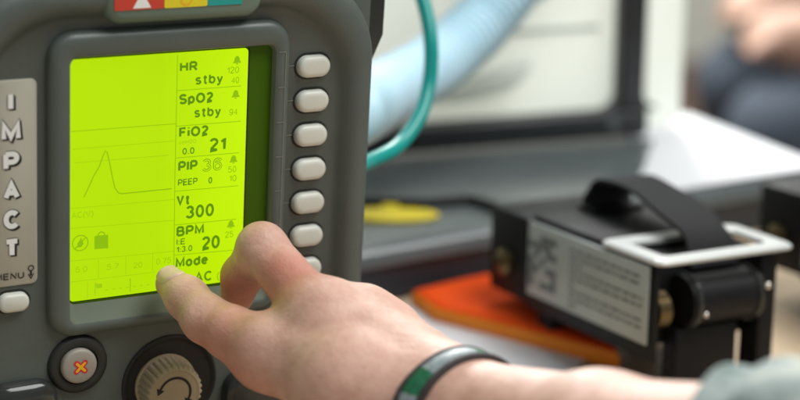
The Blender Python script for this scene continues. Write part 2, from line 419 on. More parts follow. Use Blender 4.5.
for L in ([(263, 20)] + arcpts(252, 32, 11, 270, 360), [(283, 20)] + arcpts(297, 34, 13.5, 270, 180)):
    a = [bm.verts.new((p[0] * .001, -.012, p[1] * .001)) for p in L]; b = [bm.verts.new((p[0] * .001, .003, p[1] * .001)) for p in L]
    bm.faces.new(a); bm.faces.new(b[::-1]); k = len(L)
    for i in range(k): bm.faces.new((a[i], b[i], b[(i + 1) % k], a[(i + 1) % k]))
obj('corner_fillet', bm, lidb_m, ld)
bm = bmesh.new(); loft(bm, [circ(256, 11, 5, -16.2, 20), circ(256, 11, 5, -17.5, 20), circ(256, 11, 4, -18, 20)]); obj('frame_button', bm, casegrey_m, ld)
bm = bmesh.new(); box(bm, .14, .25, .0022, .0038, .083, .087, .0006); obj('seam', bm, lidg_m, ld)
bm = bmesh.new()
pts = catmull([(.118, -.002, .040), (.138, -.014, .047), (.168, -.016, .055), (.188, -.003, .060)], 8)
tube(bm, pts, lambda s, i: .0055 + .004 * math.sin(math.pi * i / 24), 14); obj('streak_bar', bm, lidw_m, ld)  # white bar added for the pale streak on the board

# white sheets on the right-hand end of the case
paper_m = mat('white_paper', (.68, .69, .72), .5, var=.015)
def sheet(name, pts, z, label, curl):
    bm = bmesh.new(); top = [bm.verts.new((p[0], p[1], z + .0012)) for p in pts]; bot = [bm.verts.new((p[0], p[1], z)) for p in pts]
    f1 = bm.faces.new(top); bm.faces.new(bot[::-1]); k = len(pts)
    for i in range(k): bm.faces.new((top[i], bot[i], bot[(i + 1) % k], top[(i + 1) % k]))
    return tag(obj(name, bm, paper_m, smooth=0), label, 'paper')
P = lambda t, n: tuple(tn(t, n).xy)
sheet('paper_sheet', [P(.845, 1.036), P(.924, 1.034), P(.926, 1.205), P(.868, 1.207), P(.856, 1.19), P(.842, 1.17), P(.852, 1.15), P(.826, 1.12), P(.80, 1.09), P(.772, 1.062), P(.79, 1.036)], .0405,
      'bright white paper with torn left edge on the right end of the case', 0)

# pale paper on the table, behind the hand
sheet('paper_sheet', [tuple(at(a, b, .44 / ( .3007 + .9537 * (b - 200) / FPX)).xy) for a, b in ((395, 312), (432, 300), (600, 352), (560, 384), (470, 400), (400, 360))], .001,
      'pale white paper lying on the table behind the wrist', 0)

# ================================================================== VENTILATOR
def rot_dev(yaw, lean, roll):
    return Matrix.Rotation(yaw, 4, 'Z') @ Matrix.Rotation(-lean, 4, 'X') @ Matrix.Rotation(roll, 4, 'Y')
DEV = Matrix.Translation((-.1543, .86, .2373)) @ rot_dev(math.radians(28.571), math.radians(-1.6686), math.radians(2.6368))
base = DEV @ Vector((.052, .05, -.232))
dev = empty('ventilator', matrix=Matrix.Translation((base.x, base.y, 0)) @ Matrix.Rotation(YAW, 4, 'Z'))
tag(dev, 'olive grey portable ventilator with glowing yellow green screen and row of keys', 'ventilator')
REL = dev.matrix_world.inverted() @ DEV
class DevFrame: pass
def dpart(name, bm, m, parent=None, smooth=40):
    """a part drawn in face coordinates (x right, z up, y into the device)"""
    o = obj(name, bm, m, smooth=smooth)
    if parent is None: o.parent = dev; o.matrix_local = REL
    else: o.parent = parent
    return o
bm = bmesh.new()
rim = lambda i, r, y: rrect(-60 + i, 158.8 - i, -220 + i, 37 - i, r + 24, y, 14)
fl = lambda i, r, y: rrect(-63 + i, 161.6 - i, -222 + i, 50 - i, r, y, 14)
loft(bm, [fl(4, 14, 112), fl(0, 18, 104), fl(0, 18, 7), fl(.6, 17.5, 5.6), fl(2.2, 17, 5.0), rim(.2, 22, 4.6), rim(0, 22, 3.5), rim(0, 22, -1.5), rim(.5, 22, -4), rim(2, 21.5, -6.3), rim(4.5, 21, -7.7), rim(8, 20.5, -8.2), rim(11.5, 20, -7.5), rim(14, 20, -5.4), rim(15.8, 20, -2.4), rim(17, 20, -.7), rim(18.8, 20, 0)])
housing = dpart('housing', bm, case_m, smooth=50)
for fx, fy in ((-40, 24), (145, 24), (-40, 98), (145, 98)):
    top = DEV @ Vector((fx * .001, fy * .001, -.2195))
    loc = dev.matrix_world.inverted() @ Vector((top.x, top.y, top.z))
    bm = bmesh.new(); loft(bm, [[(loc.x + p[0] * .001, loc.y + p[2] * .001, z) for p in circ(0, 0, r, 0, 24)] for r, z in ((9, .0005), (10, .002), (10, max(.004, loc.z)))], scale=1)
    obj('foot', bm, black_m, dev)

# screen frame and screen
bm = bmesh.new()
loft(bm, [rrect(-11.4, 112.8, -138, 14, 13, .5), rrect(-11.2, 112.6, -137.8, 13.8, 13, -2.2), rrect(-10.2, 111.6, -136.8, 12.8, 12.5, -4.2), rrect(-8.4, 109.8, -135, 11, 11.5, -5.3), rrect(-6.5, 108, -133, 9, 10, -5.6),
          rrect(-2.2, 105.2, -131.6, 3.6, 5, -5.4), rrect(-1.2, 104.4, -130.8, 2.2, 4.2, -4.8), rrect(-.5, 103.9, -122.0, .9, 3.4, -.9)], cap0=False, cap1=False)
bm.faces.ensure_lookup_table()
for f in list(bm.faces)[-36:]: f.material_index = 1
bezel = dpart('screen_bezel', bm, [bezel_m, slope_m])
bm = bmesh.new(); loft(bm, [rrect(-1.0, 104.2, -122.4, 1.4, 3, -.45), rrect(-1.0, 104.2, -122.4, 1.4, 3, -.75)]); dpart('screen_window', bm, window_m)
bm = bmesh.new(); loft(bm, [rrect(-.2, 91, -120.4, .3, 2.2, -.78), rrect(-.2, 91, -120.4, .3, 2.2, -1.05)])
screen = dpart('screen', bm, lcd_m)
YS = -.00125
bm = bmesh.new(); strip(bm, [(91.5, .2), (91.5, -120.2)], .7, -.0011); obj('lcd_edge', bm, ink_m, screen, 0)
def stext(body, x, z, cap, w=None, m=seg_m, bold=.15): return text('readout', body, x, z, cap * (1.07 if m is seg_m else 1), m, screen, YS, bold, w)
for a in (('HR', 55.0, -9.4, 4.7, 9.3), ('SpO2', 55, -25.6, 4.9, 17.8), ('FiO2', 55.3, -42.3, 4.9, 15.4), ('PIP', 55.2, -59.6, 5.0, 10.2), ('Vt', 54.6, -77, 5.1, 7.2),
          ('BPM', 54.9, -93.2, 5.0, 14.8), ('Mode', 54.8, -109.6, 5.0, 17.4)): stext(*a, bold=.225)
for a in (('stby', 63.2, -16.3, 4.7, 14.6), ('stby', 63.0, -32.8, 4.7, 14.2), ('21', 71.4, -50.8, 6.4, 8.8), ('300', 59.6, -84.4, 6.3, 15.2), ('20', 68.6, -101.8, 6.6, 9.8), ('AC', 65.2, -118.6, 5.0, 9.6)): stext(*a, bold=.19)
for a in (('0.0', 57.2, -51.1, 3.2, 6.4), ('PEEP', 55.2, -66.9, 3.2, 10.4), ('0', 71.4, -67.3, 3.2, 2.0), ('I:E', 55, -97.6, 3.0, 4.8), ('1:3.0', 55, -101.6, 3.0, 8.6)): stext(*a, bold=.175)
for a in (('120', 79.8, -11.9, 3.3, 6.4), ('40', 82.2, -17.1, 3.3, 4.2), ('94', 81.6, -33.2, 3.3, 4.4), ('50', 81.8, -62.7, 3.3, 4.5), ('10', 82.5, -67.4, 3.3, 4.0), ('25', 81.2, -96.8, 3.3, 4.4), ('(V)', 77.4, -118.8, 4.4, 6.0)): stext(*a, m=segmid_m, bold=.12)
for a in (('AC(V)', .8, -77.8, 3.2, 11), ('5.0', 2.6, -105.6, 3.0, 6.4), ('5.7', 18.6, -106.2, 3.0, 6.4), ('20', 32.6, -107, 3.0, 4.6), ('0.75', 44.4, -106.6, 3.2, 8), ('cmH2O', 55.4, -45.6, 1.9, 9)): stext(*a, m=segfaint_m, bold=.13)
text('readout', '36', 67.8, -60.9, 6.6, seg_m, screen, YS, .19, 10.8)           # a value drawn in outline
text('readout_core', '36', 67.8, -60.9, 6.6, lcd_m, screen, YS - .0001, .19, 10.8, grow=-.62)
for bx_, bz in ((85, -5.3), (84.8, -22.5), (84.6, -55.8), (84.2, -89.8)):       # alarm bells
    bm = bmesh.new(); poly(bm, [(bx_ - 2.3, bz - 1.6), (bx_ + 2.3, bz - 1.6), (bx_ + 1.5, bz - .4), (bx_ + 1.3, bz + .9), (bx_ + .5, bz + 1.9), (bx_ - .5, bz + 1.9), (bx_ - 1.3, bz + .9), (bx_ - 1.5, bz - .4)], YS)
    poly(bm, [(bx_ - .6, bz - 2.3), (bx_ + .6, bz - 2.3), (bx_ + .6, bz - 1.8), (bx_ - .6, bz - 1.8)], YS); obj('bell_icon', bm, segmid_m, screen, 0)
bm = bmesh.new()
strip(bm, [(53.8, -.8), (53.6, -60), (54.0, -119.5)], .38, YS + .0001)
for a, b in (((53.8, -18.5), (87.5, -18.6)), ((53.8, -36.3), (87.8, -36.6)), ((53.8, -52.4), (87.5, -52.8)), ((53.8, -69.4), (87.5, -70)), ((53.8, -86.9), (87, -87.5)), ((53.8, -102.7), (86.4, -103.9))): strip(bm, [a, b], .34, YS)
strip(bm, [(.5, -34.4), (53.6, -35)], .34, YS)
obj('divider_lines', bm, segmid_m, screen, 0)
bm = bmesh.new()
for a, b in (((0, -72.6), (53.6, -73.6)), ((0, -82.6), (53.6, -84.4)), ((0, -99.2), (53.6, -100.6)), ((0, -110), (44, -110.4)), ((1.5, -43.2), (53, -43.6)), ((2, -50), (50, -50.6))): strip(bm, [a, b], .26, YS)
for x in (14.5, 28.6, 42.6): strip(bm, [(x, -100.4), (x, -109.6)], .26, YS)
strip(bm, [(9, -111), (9, -119)], .26, YS); strip(bm, [(31, -112), (31, -119)], .6, YS)
for i in range(7): strip(bm, [(18 + i * 3.6, -116.5), (19.6 + i * 3.6, -116.5)], .4, YS)
poly(bm, [(13, -112.5), (16.4, -113), (16.4, -115), (13.6, -115)], YS); strip(bm, [(12.9, -112), (12.9, -118.5)], .4, YS)
strip(bm, [(6.5, -72 + 6), (8, -61), (8, -60)], .01, YS)
obj('faint_lines', bm, segfaint_m, screen, 0)
bm = bmesh.new()
strip(bm, [(7.0, -67.6), (10, -61.5), (12, -57.0), (14.6, -53), (16.6, -47.5), (17.7, -45.3), (18.6, -46.5), (19.7, -51), (21.4, -59.5), (22.6, -64.6), (24.4, -67.2), (26, -67.8), (52.0, -67.9)], .55, YS)
obj('pressure_curve', bm, segmid_m, screen, 0)
bm = bmesh.new()
strip(bm, arcpts(5.2, -90.6, 3.9, 0, 345, 24), .55, YS, closed=True); strip(bm, [(2.6, -93.2), (7.9, -88)], .6, YS - .0001)
poly(bm, [(3.7, -92.6), (5.6, -92.8), (7, -91.2), (6.2, -89.6), (5.6, -87.7), (4.8, -89.4), (3.8, -90.6)], YS)
obj('no_flame_icon', bm, segmid_m, screen, 0)
bm = bmesh.new(); poly(bm, [(12.4, -94.6), (19.4, -94.9), (19.4, -88), (12.4, -87.8)], YS); strip(bm, arcpts(15.9, -87.9, 1.7, 0, 180, 10), .6, YS)
obj('bag_icon', bm, segmid_m, screen, 0)

# seven soft keys, each in its dark gap
def stad(cx, cz, w, h, y, n=10): return rrect(cx - w / 2, cx + w / 2, cz - h / 2, cz + h / 2, h / 2 * .98, y, n)
for i in range(7):
    cx, cz = 126.6, -11.3 - 17.9 * i
    bm = bmesh.new(); loft(bm, [stad(cx, cz, 18.0, 11.4, .5), stad(cx, cz, 17.6, 11, -2.1), stad(cx, cz, 17.0, 10.4, -3.2), stad(cx, cz, 15.4, 8.8, -4.0), stad(cx, cz, 12.0, 5.6, -4.25)])
    key = dpart('soft_key', bm, btn_m, smooth=60)
    bm = bmesh.new(); loft(bm, [stad(cx, cz, 20.2, 13.6, .3), stad(cx, cz, 20.2, 13.6, -.25), stad(cx, cz, 17.6, 11, -.3)], cap1=False); obj('key_gap', bm, well_m, key)
bm = bmesh.new()
for i in range(7):
    z = -10.6 - 17.9 * i
    strip(bm, [(112.9, z), (116.6, z)], .55, -.00035)
for i in range(8):
    z = -1.8 - 17.9 * i
    strip(bm, [(105.6, z), (109.4, z)], .5, -.00585)
strip(bm, [(109.3, -1.8), (109.3, -127.2)], .35, -.00575)
dpart('guide_lines', bm, line_m, smooth=0)

# vertical lettered plate
bm = bmesh.new(); loft(bm, [rrect(-39.5, -16, -108.4, -7.4, 3, .3), rrect(-39.5, -16, -108.4, -7.4, 3, -.7), rrect(-39.2, -16.3, -108.1, -7.7, 3, -.95)])
plate = dpart('name_plate', bm, plate_m)
for i, ch in enumerate('IMPACT'):
    z = -22.2 - 14.35 * i; w = 2.8 if ch == 'I' else (9.6 if ch == 'M' else 7.8); x = -28.6 - w / 2
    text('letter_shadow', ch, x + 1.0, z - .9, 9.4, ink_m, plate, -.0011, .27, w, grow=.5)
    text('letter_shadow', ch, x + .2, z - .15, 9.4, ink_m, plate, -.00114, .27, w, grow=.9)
    text('letter', ch, x, z, 9.4, white_m, plate, -.0013, .27, w)
text('lettering', 'MENU', -37.2, -105.0, 3.3, ink_m, plate, -.0012, .17, 14.6)
bm = bmesh.new(); strip(bm, arcpts(-19.3, -100.4, 1.3, 0, 330, 14), .5, -.0012, closed=True); strip(bm, [(-19.3, -101.6), (-19.3, -104.2)], .9, -.0012); strip(bm, [(-20.6, -103.2), (-19.3, -105.6), (-18, -103.2)], .5, -.0012)
obj('arrow_icon', bm, ink_m, plate, 0)
bm = bmesh.new(); loft(bm, [stad(-28.2, -116.6, 15.4, 9.6, .5), stad(-28.2, -116.6, 15.2, 9.4, -2.2), stad(-28.2, -116.6, 14.4, 8.6, -3.4), stad(-28.2, -116.6, 12, 6.4, -4)])
mk = dpart('menu_key', bm, btn_m, smooth=60)
bm = bmesh.new(); loft(bm, [stad(-28.2, -116.6, 17.6, 11.8, .3), stad(-28.2, -116.6, 17.6, 11.8, -.25), stad(-28.2, -116.6, 15.2, 9.4, -.3)], cap1=False); obj('key_gap', bm, well_m, mk)

# round cancel key with its raised collar
bm = bmesh.new(); loft(bm, [circ(4.2, -153.6, r, y) for r, y in ((15.4, .5), (15, -1.6), (13.6, -3), (11.5, -3.4), (10, -2.6), (9.8, 0))], cap1=False); dpart('key_collar', bm, dark_m)
bm = bmesh.new(); loft(bm, [circ(3.9, -153.4, r, y) for r, y in ((9.0, 0), (9.0, -4.2), (8.6, -5), (7.6, -5.4), (4, -5.45))])
ck = dpart('cancel_key', bm, keygrey_m, smooth=60)
def cross(w, y, m, name, L=3.1):
    bm = bmesh.new(); cx, cz = 4.2, -153.5
    for s, dy in ((1, 0), (-1, -.00004)):
        a = math.radians(45 * s); d = Vector((math.cos(a), math.sin(a)))
        n_ = Vector((-d.y, d.x)); pts = []
        for e in (1, -1):
            for i in range(9):
                b = math.radians(-90 + 180 * i / 8); q = d * e * (L + math.cos(b) * w / 2) + n_ * e * math.sin(b) * w / 2
                pts.append((cx + q.x, cz + q.y))
        poly(bm, pts, y + dy)
    obj(name, bm, m, ck, 0)
cross(2.9, -.00556, red_m, 'cross_mark'); cross(1.35, -.0057, orange_ink_m, 'cross_mark', 2.8)

# rotary knob in its dark round recess
bm = bmesh.new(); loft(bm, [circ(53, -171, r, y, 64) for r, y in ((25.5, .4), (25.4, -.9), (24.4, -1.6), (23.2, -1.2), (22.4, -.5))]); dpart('knob_recess', bm, well_m)
KN = 120
flute = lambda i, r: r - (.9 if i % 4 in (0, 1) else 0)
kx, kz = 50.5, -171.5
bm = bmesh.new()
loft(bm, [circ(kx, kz, 16.2, -.6, KN), circ(kx, kz, 16.2, -2, KN), circ(kx, kz, 15.6, -2.4, KN, flute), circ(kx, kz, 14.9, -13.5, KN, flute), circ(kx, kz, 14.0, -14.6, KN, flute), circ(kx, kz, 12.6, -15, KN), circ(kx, kz, 12.2, -14.7, KN)])
knob = dpart('knob', bm, knob_m, smooth=35)
bm = bmesh.new(); y = -.01485
ap = arcpts(kx - .3, kz + .4, 8.3, 158, -28, 26); strip(bm, ap, 1.35, y)
for (p, q) in ((ap[0], ap[1]), (ap[-1], ap[-2])):
    d = (Vector(p) - Vector(q)).normalized(); n_ = Vector((-d.y, d.x)); P0 = Vector(p)
    poly(bm, [tuple(P0 + d * 3.4), tuple(P0 + n_ * 2.3), tuple(P0 - n_ * 2.3)], y - .00003)
obj('turn_arrow', bm, ink_m, knob, 0)

# coloured alarm strip at the top of the face
bm = bmesh.new(); loft(bm, [rrect(14, 95, 17, 64, 9, .5), rrect(14.4, 94.6, 17.4, 63.6, 8.8, -6), rrect(16, 93, 19, 62, 8, -8.6), rrect(18.5, 90.5, 21.5, 60, 6, -9.3)])
ab = dpart('alarm_bar', bm, alarm_m, smooth=50)
for x0, x1, m_ in ((18.5, 43, lampred_m), (43.15, 65, lampyel_m), (65.15, 83, lampteal_m)):
    bm = bmesh.new(); loft(bm, [rrect(x0, x1, 24.3, 56, .8, -9.28), rrect(x0, x1, 24.3, 56, .8, -9.7)]); obj('colour_field', bm, m_, ab)
bm = bmesh.new(); poly(bm, [(27.5, 25), (36.5, 25), (32, 33)], -.0098); obj('warning_triangle', bm, white_m, ab, 0)
bm = bmesh.new(); strip(bm, arcpts(54.2, 28.0, 2.6, 0, 345, 18), .8, -.0098, closed=True); obj('ring_mark', bm, segmid_m if False else orange_ink_m, ab, 0)

# side latch, power switch, corner socket
bm = bmesh.new()
prof = [(158, 48), (170.5, 48), (171.2, 45), (170.6, 0), (165, -13), (158, -14)]
a = [(p[0], 1.8, p[1]) for p in prof]; loft(bm, [[(p[0], 8.6, p[1]) for p in prof], [(p[0], 26, p[1]) for p in prof]])
dpart('side_latch', bm, gloss_m, smooth=20)
bm = bmesh.new(); loft(bm, [rrect(82, 118, -208, -170, 10, .3), rrect(82, 118, -208, -170, 10, -5), rrect(83, 117, -207, -171, 9, -7.5), rrect(86, 114, -204, -174, 7, -8.6)]); dpart('power_switch', bm, gloss_m, smooth=60)
bm = bmesh.new(); loft(bm, [rrect(-43, -7, -198, -158, 11, .3), rrect(-43, -7, -198, -158, 11, -4), rrect(-42, -8, -197, -159, 10.5, -6.5), rrect(-39, -11, -194, -162, 9, -8.3), rrect(-34, -16, -189, -167, 5, -8.8)]); dpart('socket_cover', bm, gloss_m, smooth=60)

# ---------------------------------------------------------------- breathing hose and oxygen tube
hose_m = mat('pale_blue_hose', (.50, .74, .86), .6, var=.03, sss=.5)
hp = DEV @ Vector((.160, .055, -.035))
path = catmull([hp, at(338, 118, 1.06), at(376, 98, 1.20), at(432, 66, 1.28), at(478, 26, 1.32), at(514, -18, 1.34), at(550, -60, 1.37), (.15, 1.50, .33), (.04, 1.60, .30), (-.08, 1.66, .14), (-.12, 1.68, -.20), (-.12, 1.69, -.60), (-.20, 1.75, -.772), (-.40, 1.9, -.776)], 40)
hs = empty('breathing_hose', hp)
bm = bmesh.new()
tube(bm, [p - hp for p in path], lambda s, i: min(.021, .0165 + s * .028) + (.0014) * math.sin(s / .0068 * 2 * math.pi) if s > .012 else .0175, 28); obj('corrugated_tube', bm, hose_m, hs, 180)
bm = bmesh.new()
d = (path[8] - path[0]).normalized(); tube(bm, [d * -.004, d * .016], .0190, 28); obj('end_cuff', bm, mat('cuff_plastic', (.45, .62, .70), .4), hs)
tag(hs, 'pale blue corrugated breathing hose coming out behind the ventilator', 'hose')
tp = DEV @ Vector((.160, .045, -.066))
path = catmull([tp, at(350, 166, 1.02), at(372, 160, 1.05), at(398, 146, 1.075), at(419, 118, 1.09), at(429, 84, 1.10), at(431, 44, 1.10), at(424, 4, 1.105), at(408, -40, 1.11), at(372, -110, 1.10), DEV @ Vector((.10, .085, .062)), DEV @ Vector((.04, .09, .0545)), DEV @ Vector((-.03, .095, .0545))], 16)
teal_m = mat('teal_tube', (.005, .30, .27), .3, var=.05, sss=.15)
ot = empty('oxygen_tube', tp)
bm = bmesh.new(); tube(bm, [p - tp for p in path], .0043, 16); obj('flexible_tube', bm, teal_m, ot, 180)
bm = bmesh.new(); d = (path[6] - path[0]).normalized(); tube(bm, [d * -.003, d * .012], .0058, 16); obj('end_fitting', bm, black_m, ot)
tag(ot, 'thin teal oxygen tube looping out beside the ventilator', 'tube')

# ---------------------------------------------------------------- power modules
silver_m = mat('white_metal_plate', (.54, .56, .55), .38, metal=.1, var=.02)
lab_m = mat('grey_module_label', (.40, .45, .44), .4, var=.12)
labink_m = mat('faded_label_ink', (.13, .15, .15), .5, var=.1)
strap_m = mat('black_webbing', (.010, .010, .012), .9, bump=.5, bscale=1200, var=.2)
ring_m = mat('bright_metal', (.72, .70, .64), .18, metal=1)
brass_m = mat('dull_brass', (.16, .12, .06), .4, metal=1)
def module(loc):
    """local: x along the short front, y away along the labelled long side, z up"""
    r = empty('power_module', loc, YAW + math.radians(.6))
    L, W, H = .128, .092, .0905
    bm = bmesh.new(); box(bm, .0, W - .006, .018, L, .036, H - .003, .002); obj('body', bm, black_m, r)
    # long side plate with the label
    bm = bmesh.new(); box(bm, -.0032, -.0003, -.002, L, .033, H - .002, .0008); obj('side_plate', bm, black_m, r)
    bm = bmesh.new(); box(bm, -.0047, -.0033, .003, L - .003, .0425, H - .0022, .0004); lb = obj('label', bm, lab_m, r)
    bm = bmesh.new()
    def lrect(y0, y1, z0, z1): bm.faces.new([bm.verts.new((-.0049, yy, zz)) for yy, zz in ((y0, z0), (y1, z0), (y1, z1), (y0, z1))])
    for row in range(9):          # fine rows of print, too blurred to read
        z = H - .0095 - row * .0042; y = .080
        while y > .010:
            w = rnd.uniform(.003, .009); lrect(max(.008, y - w), y, z - .0010, z + .0007); y -= w + .0016
            if row % 3 == 2 and rnd.random() < .18: break
    for i in range(5):            # coarse block pattern on the far end
        for j in range(7):
            if rnd.random() < .55: lrect(.094 + i * .006, .094 + i * .006 + .0055, .049 + j * .0048, .049 + j * .0048 + .0044)
    obj('small_print', bm, labink_m, lb, 0)
    # white plate with a slot, over the front end
    bm = bmesh.new(); o_ = lambda i, z: yrrect(-.004 + i, W + .001 - i, -.006 + i, .052 - i, .006, z, 6)
    i_ = lambda i, z: yrrect(.008 - i, W - .010 + i, .0055 - i, .040 + i, .005, z, 6)
    loft(bm, [i_(0, H - .0005), o_(.0, H - .0005), o_(-.0004, H + .001), o_(0, H + .0016), o_(.0008, H + .0024), i_(.0008, H + .0024), i_(0, H + .0016), i_(0, H - .0005)], cap0=False, cap1=False, scale=1); obj('top_plate', bm, silver_m, r)
    bm = bmesh.new(); box(bm, .0, W - .004, .0525, L, H - .0025, H + .001, .001); obj('top_cover', bm, mat('dark_grey_cover', (.016, .016, .017), .6, spec=.3), r) if 'dark_grey_cover' not in MATS else obj('top_cover', bm, MATS['dark_grey_cover'], r)
    # strap handle
    mid = W / 2 + .004
    pth = catmull([(0, .014, H - .010), (0, .019, H + .003), (0, .034, H + .012), (0, .062, H + .020), (0, .092, H + .024), (0, .112, H + .021), (0, .121, H + .010), (0, .118, H + .0015)], 8)
    bm = bmesh.new(); rings = []
    for i, p in enumerate(pth):
        t = (pth[min(i + 1, len(pth) - 1)] - pth[max(0, i - 1)]).normalized(); nn = Vector((1, 0, 0)).cross(t).normalized() * .0012
        tw = .0165 + .0012 * math.sin(i * .4)
        rings.append([bm.verts.new(Vector((mid + sx * tw, 0, 0)) + p + nn * sn) for sx, sn in ((-1, -1), (1, -1), (1, 1), (-1, 1))])
    for a, b in zip(rings, rings[1:]):
        for k in range(4): bm.faces.new((a[k], a[(k + 1) % 4], b[(k + 1) % 4], b[k]))
    bm.faces.new(rings[0]); bm.faces.new(rings[-1][::-1]); obj('strap_handle', bm, strap_m, r, 60)
    bm = bmesh.new(); box(bm, mid - .019, mid + .019, .108, .126, H + .001, H + .0045, .001); obj('strap_anchor', bm, black_m, r)
    # round terminals lying under the plate
    xa = Vector((1, 0, 0)); bm = bmesh.new()
    tube(bm, [Vector((x, .0085, .064)) for x in (.022, .074)], .0150, 28); cyl = obj('barrel', bm, MATS['black_plastic'], r)
    for x in (.026, .070):
        bm = bmesh.new(); tube(bm, [Vector((x + dx, .0085, .064)) for dx in (-.0015, -.0007, .0007, .0015)], lambda s, i: .0158 if i in (0, 3) else .0166, 28); obj('ring', bm, MATS['glossy_dark_plastic'], cyl)
    for x, rr in ((.0705, .0022), (.0265, .0018)):
        bm = bmesh.new(); bmesh.ops.create_uvsphere(bm, u_segments=14, v_segments=8, radius=rr)
        for v in bm.verts: v.co += Vector((x + .0025, -.0072,   .071 - (.0 if x > .05 else .012)))
        obj('rivet', bm, ring_m, cyl)
    bm = bmesh.new(); tube(bm, [Vector((x, .012, .060)) for x in (.004, .012, .0125)], lambda s, i: (.011, .011, .007)[i], 24); obj('terminal', bm, brass_m, r)
    bm = bmesh.new(); box(bm, W - .018, W - .006, .0, .0175, .0062, H - .0015, .0015); obj('end_bracket', bm, black_m, r)
    bm = bmesh.new(); box(bm, .018, .062, .004, .0175, .0042, .0485, .0015); obj('front_bracket', bm, black_m, r)
    for x in (.004, .080):
        bm = bmesh.new(); box(bm, x, x + .012, .110, .126, .0085 + .055 * x, .0365, .001); obj('foot', bm, black_m, r)
    # connector block on the far end
    bm = bmesh.new(); box(bm, -.002, W - .010, L + .0005, L + .046, .034, H - .002, .003); cb = obj('connector_block', bm, black_m, r)
    bm = bmesh.new(); tube(bm, [Vector((x, L + .024, .056)) for x in (-.0015, -.006, -.0075, -.0085)], lambda s, i: (.0085, .0085, .007, .004)[i], 20); obj('connector', bm, brass_m, cb)
    r.rotation_euler.x = -.062; r.rotation_euler.y = .055
    return r
e1 = Vector((math.cos(YAW), math.sin(YAW), 0)); e2 = Vector((-math.sin(YAW), math.cos(YAW), 0))
q = at(658, 273, 1.045); q.z = 0
m1 = module(q)
tag(m1, 'black power module with grey label, white slotted plate and webbing strap, fully in view', 'power module', 'strapped power modules')
m2 = copy_tree(m1); m2.location = q + e1 * .181 - e2 * .044
tag(m2, 'black power module half cut off by the right side of the photo', 'power module')

# orange pouch lying between case and module
def orange():
    m = mat('orange_vinyl', (1.0, .095, .012), .75, var=.06, vscale=25, bump=.1, spec=.1); return m
or_m = orange(); or_edge = mat('amber_vinyl', (1.0, .27, .008), .5, var=.05)
def ground(px, py, z):
    k = .3007 + .9537 * (py - 200) / FPX; return at(px, py, (CAMH - z) / k)
po = empty('orange_pouch', ground(520, 310, 0))
tag(po, 'bright orange vinyl pouch lying on the table left of the labelled module', 'pouch')
o0 = po.location.copy()
tops = [ground(a, b, .013) for a, b in ((414, 289), (465, 277), (514, 268), (526, 282), (560, 306), (614, 342), (617, 350), (560, 336), (500, 321), (438, 306))]
bm = bmesh.new()
cen = sum(tops, Vector()) / len(tops)
def ringpts(shrink, dz, flat=None): return [(cen + (p - cen) * shrink + Vector((0, 0, dz))) - o0 if flat is None else Vector(((cen + (p - cen) * shrink).x, (cen + (p - cen) * shrink).y, flat)) - o0 for p in tops]
loft(bm, [ringpts(1.0, -.0015), ringpts(.97, 0), ringpts(.8, .0012)], cap0=False, scale=1)
obj('flap', bm, or_m, po, 60)
bm = bmesh.new(); loft(bm, [ringpts(1.02, 0, .001), ringpts(1.03, 0, .005), ringpts(1.03, -.004), ringpts(1.0, -.0018)], scale=1); obj('gusset', bm, or_edge, po, 60)

# ================================================================== PERSON (hand, forearm, sleeve)
Fh = Field((-.14, .60, .02), (.20, .98, .40), .0013)
J = {k: np.array(at(*v)) for k, v in dict(
    T0=(171, 284, .9265), T0b=(187, 298, .917), T1=(206, 319, .905), T1b=(233, 334, .895), T2=(268, 353, .884), T3=(350, 390, .858),
    I0=(322, 319, .882), I1=(262, 248, .908), I2=(242, 276, .930), I3=(237, 296, .9405),
    M0=(366, 326, .900), M1=(322, 306, .942), M2=(330, 336, .953), M3=(348, 346, .945),
    R0=(402, 347, .922), R1=(366, 327, .958), R2=(376, 350, .966), R3=(392, 358, .955),
    P0=(424, 366, .938), P1=(398, 350, .970), P2=(406, 366, .972), P3=(420, 372, .962),
    D1=(334, 314, .887), D2=(362, 317, .893), D3=(392, 332, .895), D4=(424, 360, .872), W1=(446, 395, .850), W2=(458, 422, .835), F1=(600, 436, .775), F2=(600, 462, .765), E1=(830, 470, .70), E2=(830, 515, .69)).items()}
def cone(a, b, ra, rb, k=6, sub=False): Fh.cone(J[a] if isinstance(a, str) else a, J[b] if isinstance(b, str) else b, ra * .001, rb * .001, k * .001, sub)
# fingers that stay behind
for f_, rr in (('M', (11.5, 10, 8.8, 7.8)), ('R', (11, 9.6, 8.4, 7.5)), ('P', (10, 8.5, 7.5, 6.8))):
    cone(f_ + '0', f_ + '1', rr[0], rr[1], 4); cone(f_ + '1', f_ + '2', rr[1], rr[2], 4); cone(f_ + '2', f_ + '3', rr[2], rr[3], 4)
cone('I0', 'I1', 13.4, 11.8, 5); cone('I1', 'I2', 11.8, 9.6, 5); cone('I2', 'I3', 9.8, 8.6, 5)
cone('T0', 'T0b', 7.8, 9.6, 4); cone('T0b', 'T1', 9.9, 11.0, 6); cone('T1', 'T1b', 11.0, 11.8, 6); cone('T1b', 'T2', 11.8, 15, 8); cone('T2', 'T3', 15, 21, 10)
cone('I0', 'M0', 11.5, 11.5, 12); cone('M0', 'R0', 11.2, 11, 12); cone('R0', 'P0', 10.5, 10, 12)
cone('I0', 'T2', 10, 12, 14)
for a in 'IMRP': cone(a + '0', 'W1' if a in 'IM' else 'W2', 13 if a == 'I' else 11, 16, 14)
cone('I0', 'T3', 12, 18, 14); cone('M0', 'T3', 11, 18, 14)
cone('W1', 'W2', 17, 18, 10); cone('T3', 'W1', 20, 17, 14); cone('T3', 'W2', 20, 18, 14)
